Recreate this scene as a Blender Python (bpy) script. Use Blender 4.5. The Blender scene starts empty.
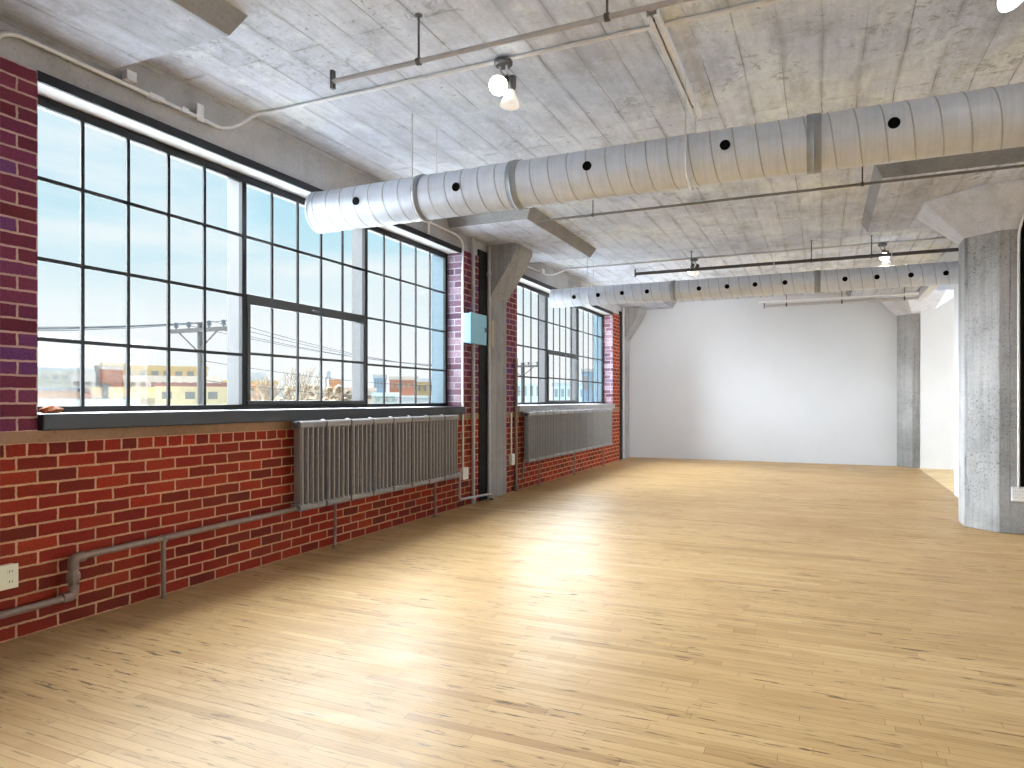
import bpy, bmesh, math, random
from mathutils import Vector, Matrix
random.seed(7)
S = bpy.context.scene
COL = S.collection
PI = math.pi

# ------------------------------------------------------------------ measured camera
F, TH, VH, H = 690.0, math.radians(24.19), 400.0, 1.2
SN, CS = math.sin(TH), math.cos(TH)

def ray(u, v):
    a = (u - 512) / F
    return (-SN + a * CS, CS + a * SN, (VH - v) / F)

def onX(u, v, x):
    r = ray(u, v); k = x / r[0]
    return Vector((x, r[1] * k, H + r[2] * k))

def depth(u, v, d):
    r = ray(u, v)
    return Vector((r[0] * d, r[1] * d, H + r[2] * d))

cam = bpy.data.cameras.new('camera')
camo = bpy.data.objects.new('camera', cam); COL.objects.link(camo)
camo.location = (0, 0, H); camo.rotation_euler = (PI / 2, 0, TH)
cam.sensor_width = 36; cam.lens = 36 * F / 1024
cam.shift_y = (VH - 384) / 1024
cam.clip_start = 0.05; cam.clip_end = 3000
S.camera = camo
S.view_settings.view_transform = 'Standard'
S.view_settings.look = 'None'
S.view_settings.gamma = 1
S.view_settings.use_curve_mapping = False
S.view_settings.exposure = 0.0
S.cycles.max_bounces = 9
S.cycles.diffuse_bounces = 6
S.cycles.glossy_bounces = 3
S.cycles.transparent_max_bounces = 12
S.cycles.caustics_reflective = False
S.cycles.caustics_refractive = False
S.cycles.sample_clamp_indirect = 6
S.cycles.use_denoising = True

# ------------------------------------------------------------------ object helpers
def link(o, parent=None):
    COL.objects.link(o)
    if parent: o.parent = parent
    return o

def obj(name, bm, mat, parent=None, smooth=False, bevel=0):
    me = bpy.data.meshes.new(name)
    bmesh.ops.recalc_face_normals(bm, faces=bm.faces[:])
    bm.to_mesh(me); bm.free()
    for m in (mat if isinstance(mat, (list, tuple)) else [mat]): me.materials.append(m)
    o = bpy.data.objects.new(name, me); link(o, parent)
    if smooth:
        for p in me.polygons: p.use_smooth = True
        try:
            me.set_sharp_from_angle(angle=math.radians(40))
        except Exception: pass
    if bevel:
        b = o.modifiers.new('bevel', 'BEVEL'); b.width = bevel; b.segments = 2; b.limit_method = 'ANGLE'
    return o

def tag(o, label, cat, group=None, kind=None):
    o['label'] = label; o['category'] = cat
    if group: o['group'] = group
    if kind: o['kind'] = kind
    return o

def thing(name, label, cat, loc=(0, 0, 0), group=None, kind=None):
    o = bpy.data.objects.new(name, None); link(o)
    o.empty_display_size = .05
    o.location = loc
    return tag(o, label, cat, group, kind)

def child(name, bm, mat, root, **k):
    """part whose mesh is written in world coordinates; root may sit anywhere unrotated"""
    w = Vector((0, 0, 0)); p = root
    while p: w += Vector(p.location); p = p.parent
    bmesh.ops.translate(bm, verts=bm.verts[:], vec=-w)
    return obj(name, bm, mat, root, **k)

def struct(name, bm, mat, label, cat, **k):
    o = obj(name, bm, mat, **k)
    return tag(o, label, cat, kind='structure')

def NB(): return bmesh.new()

def box(bm, x0, x1, y0, y1, z0, z1, mi=0):
    v = [bm.verts.new(c) for c in ((x0, y0, z0), (x1, y0, z0), (x1, y1, z0), (x0, y1, z0),
                                   (x0, y0, z1), (x1, y0, z1), (x1, y1, z1), (x0, y1, z1))]
    for q in ((0, 3, 2, 1), (4, 5, 6, 7), (0, 1, 5, 4), (1, 2, 6, 5), (2, 3, 7, 6), (3, 0, 4, 7)):
        f = bm.faces.new([v[i] for i in q]); f.material_index = mi
    return bm

def obox(bm, m, sx, sy, sz):
    r = bmesh.ops.create_cube(bm, size=1)
    bmesh.ops.transform(bm, matrix=m @ Matrix.Diagonal((sx, sy, sz, 1)), verts=r['verts'])
    return bm

def fillet(pts, rad, n=5):
    pts = [Vector(p) for p in pts]
    if rad <= 0 or len(pts) < 3: return pts
    out = [pts[0]]
    for i in range(1, len(pts) - 1):
        a, b, c = pts[i - 1], pts[i], pts[i + 1]
        d1, d2 = (a - b), (c - b)
        r = min(rad, d1.length * .45, d2.length * .45)
        p0 = b + d1.normalized() * r; p1 = b + d2.normalized() * r
        for k in range(n + 1):
            t = k / n
            out.append((1 - t) ** 2 * p0 + 2 * t * (1 - t) * b + t * t * p1)
    out.append(pts[-1]); return out

def tube(bm, pts, r, seg=10, rad=0, cap=True):
    pts = fillet(pts, rad)
    n = len(pts); rings = []; up = None
    for i, p in enumerate(pts):
        t = (pts[min(i + 1, n - 1)] - pts[max(i - 1, 0)]).normalized()
        if up is None:
            up = Vector((0, 0, 1)) if abs(t.z) < .9 else Vector((1, 0, 0))
        s = t.cross(up).normalized(); up = s.cross(t).normalized()
        rr = r[i] if isinstance(r, (list, tuple)) else r
        rings.append([bm.verts.new(p + (s * math.cos(2 * PI * k / seg) + up * math.sin(2 * PI * k / seg)) * rr) for k in range(seg)])
    for a, b in zip(rings, rings[1:]):
        for k in range(seg):
            bm.faces.new((a[k], a[(k + 1) % seg], b[(k + 1) % seg], b[k]))
    if cap:
        bm.faces.new(rings[0][::-1]); bm.faces.new(rings[-1])
    return bm

def lathe(bm, prof, mat4=Matrix(), seg=20):
    """prof [(r, h)] about local Z"""
    rings = []
    for r, h in prof:
        if r < 1e-5: rings.append([bm.verts.new(mat4 @ Vector((0, 0, h)))])
        else: rings.append([bm.verts.new(mat4 @ Vector((r * math.cos(2 * PI * k / seg), r * math.sin(2 * PI * k / seg), h))) for k in range(seg)])
    for a, b in zip(rings, rings[1:]):
        if len(a) == 1 and len(b) == 1: continue
        for k in range(seg):
            k2 = (k + 1) % seg
            if len(a) == 1: bm.faces.new((a[0], b[k], b[k2]))
            elif len(b) == 1: bm.faces.new((a[k], a[k2], b[0]))
            else: bm.faces.new((a[k], a[k2], b[k2], b[k]))
    for rg in (rings[0], rings[-1]):
        if len(rg) > 2:
            try: bm.faces.new(rg)
            except ValueError: pass
    return bm

def prism(bm, prof, axis, a, b):
    """extrude closed 2-D profile along axis ('x': prof=(y,z), 'y': prof=(x,z), 'z': prof=(x,y))"""
    def mk(p, t):
        return {'x': (t, p[0], p[1]), 'y': (p[0], t, p[1]), 'z': (p[0], p[1], t)}[axis]
    A = [bm.verts.new(mk(p, a)) for p in prof]; B = [bm.verts.new(mk(p, b)) for p in prof]
    n = len(prof)
    for i in range(n): bm.faces.new((A[i], A[(i + 1) % n], B[(i + 1) % n], B[i]))
    bm.faces.new(A[::-1]); bm.faces.new(B); return bm

def aim(loc, direction, roll=0):
    q = Vector(direction).normalized().to_track_quat('Z', 'Y')
    return Matrix.Translation(Vector(loc)) @ q.to_matrix().to_4x4()

# ------------------------------------------------------------------ materials
def lin(c):
    return tuple(((x / 255) / 12.92 if x / 255 <= .04045 else (((x / 255) + .055) / 1.055) ** 2.4) for x in c) + (1,)

class N:
    def __init__(s, name):
        s.m = bpy.data.materials.new(name); s.m.use_nodes = True
        s.t = s.m.node_tree; s.t.nodes.clear()
        s.out = s.t.nodes.new('ShaderNodeOutputMaterial')
        s.b = s.n('ShaderNodeBsdfPrincipled'); s.l(s.b.outputs[0], s.out.inputs[0])
    def n(s, ty, **k):
        x = s.t.nodes.new(ty)
        for a, v in k.items():
            if isinstance(a, str) and hasattr(x, a): setattr(x, a, v)
        return x
    def l(s, a, b): s.t.links.new(a, b)
    def val(s, sock, v):
        if hasattr(v, 'is_linked') or hasattr(v, 'links'): s.l(v, sock)
        else: sock.default_value = v
    def math(s, op, a, b=0.0, c=None):
        x = s.n('ShaderNodeMath', operation=op); s.val(x.inputs[0], a); s.val(x.inputs[1], b)
        if c is not None: s.val(x.inputs[2], c)
        return x.outputs[0]
    def mix(s, f, a, b, mode='MIX'):
        x = s.n('ShaderNodeMix', data_type='RGBA', blend_type=mode)
        s.val(x.inputs[0], f); s.val(x.inputs[6], a); s.val(x.inputs[7], b); return x.outputs[2]
    def ramp(s, f, stops, interp='LINEAR'):
        x = s.n('ShaderNodeValToRGB'); e = x.color_ramp; e.interpolation = interp
        while len(e.elements) > len(stops): e.elements.remove(e.elements[-1])
        while len(e.elements) < len(stops): e.elements.new(.5)
        for el, (p, c) in zip(e.elements, stops):
            el.position = p; el.color = c if len(c) == 4 else tuple(c) + (1,)
        s.l(f, x.inputs[0]); return x.outputs[0]
    def pos(s):
        g = s.n('ShaderNodeNewGeometry'); x = s.n('ShaderNodeSeparateXYZ'); s.l(g.outputs['Position'], x.inputs[0])
        return g.outputs['Position'], x.outputs[0], x.outputs[1], x.outputs[2]
    def vec(s, a, b, c=0.0):
        x = s.n('ShaderNodeCombineXYZ'); s.val(x.inputs[0], a); s.val(x.inputs[1], b); s.val(x.inputs[2], c); return x.outputs[0]
    def noise(s, v, scale, detail=4, rough=.55, dist=0.0):
        x = s.n('ShaderNodeTexNoise'); s.l(v, x.inputs['Vector']); x.inputs['Scale'].default_value = scale
        x.inputs['Detail'].default_value = detail; x.inputs['Roughness'].default_value = rough
        x.inputs['Distortion'].default_value = dist; return x.outputs['Fac']
    def brick(s, v, w, h, mortar, off=.5, freq=2, smooth=.1, sq=1.0):
        x = s.n('ShaderNodeTexBrick', offset=off, offset_frequency=freq, squash=sq)
        s.l(v, x.inputs['Vector'])
        x.inputs['Color1'].default_value = (0, 0, 0, 1); x.inputs['Color2'].default_value = (1, 1, 1, 1)
        x.inputs['Mortar'].default_value = (0, 0, 0, 1); x.inputs['Scale'].default_value = 1
        x.inputs['Mortar Size'].default_value = mortar; x.inputs['Mortar Smooth'].default_value = smooth
        x.inputs['Brick Width'].default_value = w; x.inputs['Row Height'].default_value = h
        return x.outputs['Color'], x.outputs['Fac']
    def bump(s, h, strength=.3, dist=.01):
        x = s.n('ShaderNodeBump'); x.inputs['Strength'].default_value = strength; x.inputs['Distance'].default_value = dist
        s.l(h, x.inputs['Height']); s.l(x.outputs[0], s.b.inputs['Normal'])
    def base(s, c): s.val(s.b.inputs['Base Color'], c)
    def set(s, **k):
        for a, v in k.items(): s.val(s.b.inputs[a.replace('_', ' ')], v)
        return s

G = lambda v: (v, v, v, 1)

def plain(name, rgb, rough=.5, metal=0.0, var=.08, scale=25, spec=.5):
    n = N(name); p = n.pos()[0]
    f = n.noise(p, scale, 3)
    c = lin(rgb)
    lo = tuple(x * (1 - var) for x in c[:3]) + (1,); hi = tuple(min(1, x * (1 + var)) for x in c[:3]) + (1,)
    n.base(n.ramp(f, [(.3, lo), (.7, hi)]))
    n.set(Roughness=rough, Metallic=metal)
    n.b.inputs['Specular IOR Level'].default_value = spec
    return n.m

def mat_brick(name, stops, mortar, v0, u0, w=.208, h=.07, weather=True):
    n = N(name); p, x, y, z = n.pos()
    jit = n.n('ShaderNodeTexNoise'); n.l(p, jit.inputs['Vector']); jit.inputs['Scale'].default_value = 55; jit.inputs['Detail'].default_value = 3
    js = n.n('ShaderNodeSeparateColor'); n.l(jit.outputs['Color'], js.inputs[0])
    ju = n.math('MULTIPLY', n.math('SUBTRACT', js.outputs[0], .5), .009); jv = n.math('MULTIPLY', n.math('SUBTRACT', js.outputs[1], .5), .007)
    u = n.math('ADD', n.math('ADD', n.math('ADD', x, y), -u0), ju); vv = n.math('ADD', n.math('SUBTRACT', z, v0), jv)
    w1 = n.math('MULTIPLY', n.math('SUBTRACT', n.noise(p, 9, 2), .5), .012)
    w2 = n.math('MULTIPLY', n.math('SUBTRACT', n.noise(n.vec(y, z, x), 7, 2), .5), .010)
    col, fac = n.brick(n.vec(n.math('ADD', u, w1), n.math('ADD', vv, w2), 0), w, h, .0062, smooth=.25)
    bc = n.ramp(col, [(a, lin(c)) for a, c in stops])
    sp = n.noise(p, 70, 5, .7)
    bc = n.mix(n.math('MULTIPLY', n.ramp(sp, [(.46, G(0)), (.66, G(1))]), .65), bc, n.mix(.7, bc, lin((48, 14, 12))))
    big = n.noise(p, 2.2, 4)
    bc = n.mix(n.math('MULTIPLY', n.ramp(big, [(.42, G(0)), (.7, G(1))]), .35), bc, lin((126, 58, 26)))
    mc = n.mix(n.noise(p, 18, 4), lin(mortar), lin(tuple(int(q * .72) for q in mortar)))
    n.base(n.mix(fac, bc, mc)); n.set(Roughness=.8)
    n.b.inputs['Specular IOR Level'].default_value = .25
    hgt = n.math('ADD', n.math('MULTIPLY', fac, -1.0), n.math('MULTIPLY', sp, .35))
    n.bump(hgt, .6, .006)
    return n.m

RED = [(0, (92, 20, 14)), (.25, (126, 27, 14)), (.6, (140, 33, 16)), (.85, (158, 46, 20)), (1, (92, 26, 22))]
FLARE_TINT = [(0, (90, 26, 42)), (.3, (104, 40, 70)), (.65, (112, 46, 76)), (1, (92, 56, 112))]  # purple lens flare glow put into the pier brick colour
PALE = [(0, (84, 60, 80)), (.4, (124, 102, 120)), (.8, (158, 142, 156)), (1, (98, 84, 116))]
M = {}
M['brick'] = mat_brick('red_brick', RED, (216, 168, 126), 0.0, -1.45)
M['brick_header'] = mat_brick('red_brick_headers', RED, (216, 168, 126), .91, -1.45, .104, .0705)
M['brick_pale'] = mat_brick('pale_reveal_brick', PALE, (176, 172, 178), 1.04, 3.16, .2, .0715)  # pale lavender brick tone lining one reveal of each window
M['brick_pier'] = mat_brick('flare_tinted_brick', FLARE_TINT, (206, 172, 160), 1.04, -1.45, .2, .0715)
M['brick_pier2'] = mat_brick('flare_tinted_brick_two', FLARE_TINT, (206, 172, 160), 1.04, 3.16, .2, .0715)

def mat_concrete(name, mode, base=(176, 174, 169), pit=.62, lines=1.0, contrast=1.0):
    """mode 'ceil': form boards along Y; 'col': boards along Z; 'plain'"""
    n = N(name); p, x, y, z = n.pos()
    big = n.noise(p, .9, 5, .6, .4)
    mid = n.noise(p, 4.5, 6, .65)
    fine = n.noise(p, 45, 4, .7)
    c = lin(base)
    def sc(k): return tuple(min(1, q * k) for q in c[:3]) + (1,)
    col = n.ramp(big, [(.3, sc(1 - .24 * contrast)), (.5, sc(1)), (.72, sc(1 + .2 * contrast))])
    col = n.mix(.55, col, n.mix(1, col, n.ramp(mid, [(.28, G(.62)), (.5, G(.98)), (.75, G(1))]), 'MULTIPLY'))
    col = n.mix(.35, col, n.mix(1, col, n.ramp(fine, [(.3, G(.6)), (.6, G(1))]), 'MULTIPLY'))
    hgt = n.math('MULTIPLY', fine, .25)
    if mode != 'plain':
        wob = n.math('MULTIPLY', n.math('SUBTRACT', n.noise(p, 1.3, 2), .5), .03)
        if mode == 'ceil': v = n.vec(y, n.math('ADD', x, wob), 0); bw, rh = 3.1, .215
        else: v = n.vec(z, n.math('ADD', n.math('ADD', n.math('MULTIPLY', x, 1.0), n.math('MULTIPLY', y, .73)), wob), 0); bw, rh = 4.0, .14
        tint, fac = n.brick(v, bw, rh, .005, off=.37, freq=2, smooth=.5)
        col = n.mix(.45 if mode == 'ceil' else .3, col, n.mix(1, col, n.ramp(tint, [(0, G(.80)), (1, G(1.05))]), 'MULTIPLY'))
        brk = n.ramp(n.noise(n.vec(y, n.math('MULTIPLY', x, 5), z) if mode == 'ceil' else n.vec(n.math('MULTIPLY', x, 5), n.math('MULTIPLY', y, 5), z), 1.6, 3), [(.40, G(0)), (.62, G(1))])
        lf = n.math('MULTIPLY', n.math('MULTIPLY', fac, brk), .75 * lines)
        col = n.mix(lf, col, sc(.22))
        if mode == 'ceil':
            _, soft = n.brick(v, bw, rh, .035, off=.37, freq=2, smooth=1.0)
            sm = n.math('MULTIPLY', soft, n.ramp(n.noise(n.vec(n.math('MULTIPLY', y, 1.5), n.math('MULTIPLY', x, 6), 4.0), 1.3, 5, .65), [(.42, G(0)), (.68, G(1))]))
            col = n.mix(n.math('MULTIPLY', sm, .6), col, sc(.3))
            blot = n.ramp(n.noise(n.vec(n.math('MULTIPLY', x, 3.2), n.math('MULTIPLY', y, 1.1), 9.0), 1.5, 7, .72), [(.46, G(0)), (.70, G(1))])
            col = n.mix(n.math('MULTIPLY', blot, .62), col, sc(.36))
            scab = n.math('MULTIPLY', n.ramp(n.noise(p, 13, 7, .75, .8), [(.53, G(0)), (.60, G(1))]), n.ramp(n.noise(p, 1.1, 3, .6, .5), [(.50, G(0)), (.62, G(1))]))
            col = n.mix(n.math('MULTIPLY', scab, .62), col, sc(.26))
            pale = n.math('MULTIPLY', n.ramp(n.noise(p, 6, 6, .7), [(.55, G(0)), (.68, G(1))]), .5)
            col = n.mix(pale, col, sc(1.16))
        # stretched grain printed by the boards
        if mode == 'ceil':
            g = n.noise(n.vec(n.math('MULTIPLY', x, 30), n.math('MULTIPLY', y, 1.2), z), 1.0, 5, .6)
        else:
            g = n.noise(n.vec(n.math('MULTIPLY', x, 30), n.math('MULTIPLY', y, 30), n.math('MULTIPLY', z, 1.2)), 1.0, 5, .6)
        col = n.mix(.4, col, n.mix(1, col, n.ramp(g, [(.3, G(.76 if mode == 'ceil' else .5)), (.55, G(1))]), 'MULTIPLY'))
        hgt = n.math('SUBTRACT', n.math('ADD', hgt, n.math('MULTIPLY', g, .3)), n.math('MULTIPLY', fac, .8))
    # pits and dark scabs, clustered
    vor = n.noise(p, 24 if mode == 'ceil' else 52, 5, .62); clus = n.ramp(n.noise(p, 1.7, 4, .6), [(.44, G(0)), (.60, G(1))])
    pitm = n.math('MULTIPLY', n.ramp(vor, [(pit, G(0)), (pit + .06, G(1))]), clus)
    col = n.mix(n.math('MULTIPLY', pitm, .7), col, sc(.2))
    n.base(col); n.set(Roughness=.88)
    n.b.inputs['Specular IOR Level'].default_value = .2
    n.bump(n.math('SUBTRACT', hgt, n.math('MULTIPLY', pitm, .7)), .45, .008)
    return n.m

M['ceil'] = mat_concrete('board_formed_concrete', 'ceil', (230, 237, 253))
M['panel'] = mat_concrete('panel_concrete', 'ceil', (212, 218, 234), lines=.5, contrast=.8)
M['edge'] = mat_concrete('dark_edge_concrete', 'plain', (150, 150, 152), contrast=1.5)  # one darker tone shared by all drop panel sides
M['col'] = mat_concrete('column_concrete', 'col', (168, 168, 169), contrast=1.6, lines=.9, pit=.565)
M['spandrel'] = mat_concrete('spandrel_concrete', 'plain', (178, 178, 180), contrast=1.2)
M['pilaster'] = mat_concrete('pilaster_concrete', 'col', (158, 158, 160), contrast=.9, lines=.7)
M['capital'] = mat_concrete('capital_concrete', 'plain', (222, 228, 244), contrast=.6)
M['band'] = mat_concrete('sill_band_concrete', 'plain', (150, 118, 92))

def mat_white_wall(name, rgb):
    n = N(name); p, x, y, z = n.pos()
    tint, fac = n.brick(n.vec(n.math('ADD', x, y), z, 0), .42, .205, .006, smooth=.6)
    c = lin(rgb)
    col = n.ramp(n.noise(p, 1.2, 4), [(.3, tuple(q * .95 for q in c[:3]) + (1,)), (.7, c)])
    col = n.mix(n.math('MULTIPLY', fac, .06), col, G(.55))
    col = n.mix(n.math('MULTIPLY', n.ramp(n.noise(p, 6, 5, .7), [(.62, G(0)), (.75, G(1))]), .06), col, G(.45))
    n.base(col); n.set(Roughness=.55)
    n.b.inputs['Specular IOR Level'].default_value = .3
    n.bump(n.math('ADD', n.math('MULTIPLY', fac, -.6), n.noise(p, 30, 4)), .12, .006)
    return n.m
M['white'] = mat_white_wall('white_painted_block', (204, 208, 215))
M['plaster'] = plain('white_plaster', (216, 219, 224), .6, var=.02, scale=3)

def mat_floor(name, stops, gloss=.39):
    n = N(name); p, x, y, z = n.pos()
    rw = .049
    row = n.math('FLOOR', n.math('DIVIDE', y, rw))
    wn_ = n.n('ShaderNodeTexWhiteNoise', noise_dimensions='1D'); n.l(row, wn_.inputs['W'])
    xs = n.math('ADD', x, n.math('MULTIPLY', wn_.outputs['Value'], 7.3))
    tint, fac = n.brick(n.vec(xs, y, 0), .83, rw, .0010, off=0, freq=2, smooth=.2)
    tint2, _ = n.brick(n.vec(n.math('ADD', x, .31), y, 0), 1.37, rw * 3, .0, off=.63, freq=2)
    r = n.math('ADD', n.math('MULTIPLY', tint, .75), n.math('MULTIPLY', tint2, .25))
    col = n.ramp(r, [(a, lin(c)) for a, c in stops])
    g = n.noise(n.vec(n.math('MULTIPLY', x, 2.2), n.math('MULTIPLY', y, 60), 0), 1.0, 5, .65, .3)
    col = n.mix(.5, col, n.mix(1, col, n.ramp(g, [(.28, (.52, .42, .30, 1)), (.5, G(.96)), (.7, G(1))]), 'MULTIPLY'))
    # broad worn and dirtier zones
    big = n.noise(p, .8, 5, .6, .6)
    col = n.mix(.5, col, n.mix(1, col, n.ramp(big, [(.3, (.74, .66, .54, 1)), (.55, G(1))]), 'MULTIPLY'))
    # dark mineral streaks and knots
    k = n.noise(n.vec(n.math('MULTIPLY', x, 6), n.math('MULTIPLY', y, 52), 3.3), 1.0, 3, .6)
    km = n.math('MULTIPLY', n.ramp(k, [(.60, G(0)), (.66, G(1))]), n.ramp(n.noise(p, 1.5, 3), [(.36, G(.1)), (.62, G(1))]))
    col = n.mix(n.math('MULTIPLY', km, .92), col, lin((66, 42, 24)))
    col = n.mix(n.math('MULTIPLY', fac, .7), col, lin((84, 56, 30)))
    n.base(col)
    rg = n.ramp(n.noise(n.vec(n.math('MULTIPLY', x, 3), n.math('MULTIPLY', y, 14), 0), 1.0, 4), [(.3, G(gloss - .06)), (.7, G(gloss + .10))])
    n.l(rg, n.b.inputs['Roughness'])
    n.b.inputs['Specular IOR Level'].default_value = .12
    n.bump(n.math('ADD', n.math('MULTIPLY', fac, -1.0), n.math('ADD', n.math('MULTIPLY', g, .25), n.math('MULTIPLY', tint, .5))), .12, .002)
    return n.m
M['floor'] = mat_floor('maple_strip_floor', [(0, (158, 124, 82)), (.2, (178, 146, 101)), (.8, (187, 155, 110)), (1, (197, 167, 123))])
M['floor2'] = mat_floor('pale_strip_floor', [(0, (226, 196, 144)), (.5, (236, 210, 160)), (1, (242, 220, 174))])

M['steel'] = plain('black_window_steel', (13, 13, 18), .45, var=.15, spec=.3)
M['steel_gray'] = plain('gray_window_steel', (48, 49, 51), .4, var=.1)
M['sill'] = plain('dark_slate_sill', (20, 21, 28), .5, var=.15, scale=8)
M['mullion'] = plain('pale_gray_mullion', (80, 79, 80), .5, var=.05)
M['jamb'] = plain('pale_blue_jamb', (74, 94, 104), .6, var=.05)
M['soffit'] = plain('white_soffit', (222, 222, 222), .4, var=.02)
M['radiator'] = plain('gray_iron_paint', (132, 128, 127), .42, var=.12, scale=40)
M['radiator2'] = plain('gray_iron_paint_lighter', (128, 128, 130), .42, var=.12, scale=40)
M['pipe'] = plain('brown_gray_pipe', (128, 108, 96), .5, var=.15)
M['pipe_gray'] = plain('gray_pipe', (172, 170, 174), .45, var=.1)
M['conduit'] = plain('galvanised_conduit', (224, 225, 228), .35, metal=.1, var=.06)
M['iron'] = plain('dark_iron', (84, 84, 86), .5, metal=.5, var=.15)
M['pipe_dark'] = plain('dull_gray_pipe', (112, 111, 110), .5, var=.1)
M['seam'] = plain('duct_seam_steel', (176, 180, 186), .4, metal=.5)
M['wall_strip'] = plain('near_black_strip', (30, 29, 31), .8, var=.3, scale=12, spec=.2)  # nearly black tone of the wall strips beside two pilasters
M['sill_gray'] = plain('gray_sill', (150, 150, 152), .5, var=.1, scale=8)
M['blue'] = plain('sky_blue_paint', (136, 192, 216), .4, var=.03)
M['tan'] = plain('tan_board', (170, 158, 138), .7, var=.06)
M['cream'] = plain('cream_plastic', (226, 222, 196), .35, var=.03)
M['whitepl'] = plain('white_plastic', (235, 235, 232), .35, var=.02)
M['black'] = plain('black_rubber', (5, 5, 6), .8, var=.1, spec=.1)
M['rust'] = plain('rusty_brown', (156, 88, 46), .8, var=.35, scale=60)

def mat_duct(name):
    n = N(name); p, x, y, z = n.pos()
    f = n.noise(p, 14, 4, .6); s2 = n.noise(n.vec(n.math('MULTIPLY', x, 40), y, z), 1.5, 3)
    n.base(n.mix(.5, n.ramp(f, [(.3, (.60, .65, .74, 1)), (.7, (.76, .81, .91, 1))]), n.ramp(s2, [(.3, (.60, .65, .74, 1)), (.7, (.78, .83, .93, 1))])))
    n.set(Metallic=.28)
    n.l(n.ramp(f, [(.3, G(.30)), (.7, G(.42))]), n.b.inputs['Roughness'])
    return n.m
M['duct'] = mat_duct('galvanised_duct')
M['collar'] = plain('duct_collar_steel', (150, 154, 160), .45, metal=.5, var=.1)

def emit(name, rgb, k):
    n = N(name); n.base(lin(rgb)); n.b.inputs['Emission Color'].default_value = lin(rgb); n.b.inputs['Emission Strength'].default_value = k
    n.set(Roughness=.3); return n.m
M['bulb_dim'] = emit('side_of_lit_bulb', (255, 252, 246), .35)
M['bulb'] = emit('lit_bulb_glass', (255, 250, 240), 5)

def mat_glass():
    m = bpy.data.materials.new('window_glass'); m.use_nodes = True; t = m.node_tree; t.nodes.clear()
    o = t.nodes.new('ShaderNodeOutputMaterial'); mx = t.nodes.new('ShaderNodeMixShader')
    tr = t.nodes.new('ShaderNodeBsdfTransparent'); gl = t.nodes.new('ShaderNodeBsdfGlossy'); lw = t.nodes.new('ShaderNodeLayerWeight')
    pw = t.nodes.new('ShaderNodeMath'); pw.operation = 'POWER'; pw.inputs[1].default_value = 5
    ma = t.nodes.new('ShaderNodeMath'); ma.operation = 'MULTIPLY_ADD'; ma.inputs[1].default_value = .2; ma.inputs[2].default_value = .008
    tr.inputs[0].default_value = (.995, .998, .998, 1); gl.inputs['Roughness'].default_value = .02
    t.links.new(lw.outputs['Facing'], pw.inputs[0]); t.links.new(pw.outputs[0], ma.inputs[0])
    t.links.new(ma.outputs[0], mx.inputs[0]); t.links.new(tr.outputs[0], mx.inputs[1]); t.links.new(gl.outputs[0], mx.inputs[2]); t.links.new(mx.outputs[0], o.inputs[0])
    return m
M['glass'] = mat_glass()

# ------------------------------------------------------------------ room shell
XW, XO, ZC, ZP = -3.70, -4.08, 3.20, 3.08
YB, YF, XR = -4.8, 14.28, 8.0
OPEN = [(-3.90, 0.71), (2.25, 6.86), (8.40, 13.01)]
PIL = [(1.33 - 6.15 + .06, 1.33 - 6.15 + .56), (1.39, 1.89), (7.54, 8.04), (13.74, 14.24)]

struct('floor', prism(NB(), [(XO, YB), (XR, YB), (XR, 8.3), (1.55, 8.3), (1.55, YF + .1), (XO, YF + .1)], 'z', -.12, 0), M['floor'], 'honey maple strip floor with glossy window reflections', 'floor')
struct('floor.001', box(NB(), 1.551, XR, 8.301, YF + .1, -.12, 0), M['floor2'], 'paler strip floor of the bright side room', 'floor')
struct('ceiling', box(NB(), XO, XR, YB, YF + .1, ZC, ZC + .2), M['ceil'], 'board-marked bare concrete ceiling slab', 'ceiling')
bm = NB(); box(bm, XO, XW, YB, YF + .1, 0, .91)
struct('wall_left', bm, M['brick'], 'red brick wall below the windows', 'wall')
struct('wall_left_course', box(NB(), XO, XW + .001, YB, YF + .1, .91, .98), M['brick_header'], 'row of upright half bricks just under the cement band', 'wall')
bm = NB(); box(bm, XO, XW + .004, YB, YF + .1, .98, 1.04)
struct('trim_1', bm, M['band'], 'brown cement band in the brick wall at sill height', 'trim')
piers = [(YB, -3.90), (.71, 2.25), (6.86, 8.40), (13.01, YF + .1)]
for i, (a, b) in enumerate(piers):
    struct('wall_left_pier', box(NB(), XO, XW, a, b, 1.04, 2.90), M['brick_pier' if i == 1 else 'brick_pier2' if i == 2 else 'brick'],
           ['brick pier behind the camera', 'flare-tinted red brick pier at the left edge beside the near window', 'flare-tinted red brick pier between the two windows', 'red brick pier past the far window in the corner'][i], 'wall')
struct('beam_spandrel', box(NB(), XO, XW - .015, YB, YF + .1, 2.90, ZC), M['spandrel'], 'grey concrete beam running above the windows', 'beam')
struct('wall_far', box(NB(), XO, 1.63, YF, YF + .1, 0, ZC), M['white'], 'white painted block wall at the far end', 'wall')
struct('wall_far_side', box(NB(), 1.58, XR, 14.0, 14.1, 0, ZC), M['plaster'], 'bright white wall seen through the opening beside the far column', 'wall')
bm = NB(); box(bm, 1.53, 1.65, 8.2, 10.29, 0, ZC); box(bm, 1.53, 1.65, 10.29, 14.0, 2.97, ZC)
struct('wall_partition', bm, M['plaster'], 'white partition with a wide opening behind the big column', 'wall')
struct('wall_back', box(NB(), XO, XR, YB - .1, YB, 0, ZC), M['plaster'], 'white wall behind the camera', 'wall')
RW = [(-3.5, .5), (2.2, 6.6), (8.9, 13.4)]  # unseen openings put in so fill light can enter from the right
bm = NB(); box(bm, XR, XR + .2, YB, YF, 0, 1.0); box(bm, XR, XR + .2, YB, YF, 2.8, ZC)
ys = [YB] + [q for w in RW for q in w] + [YF]
for i in range(0, len(ys), 2): box(bm, XR, XR + .2, ys[i], ys[i + 1], 1.0, 2.8)
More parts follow.
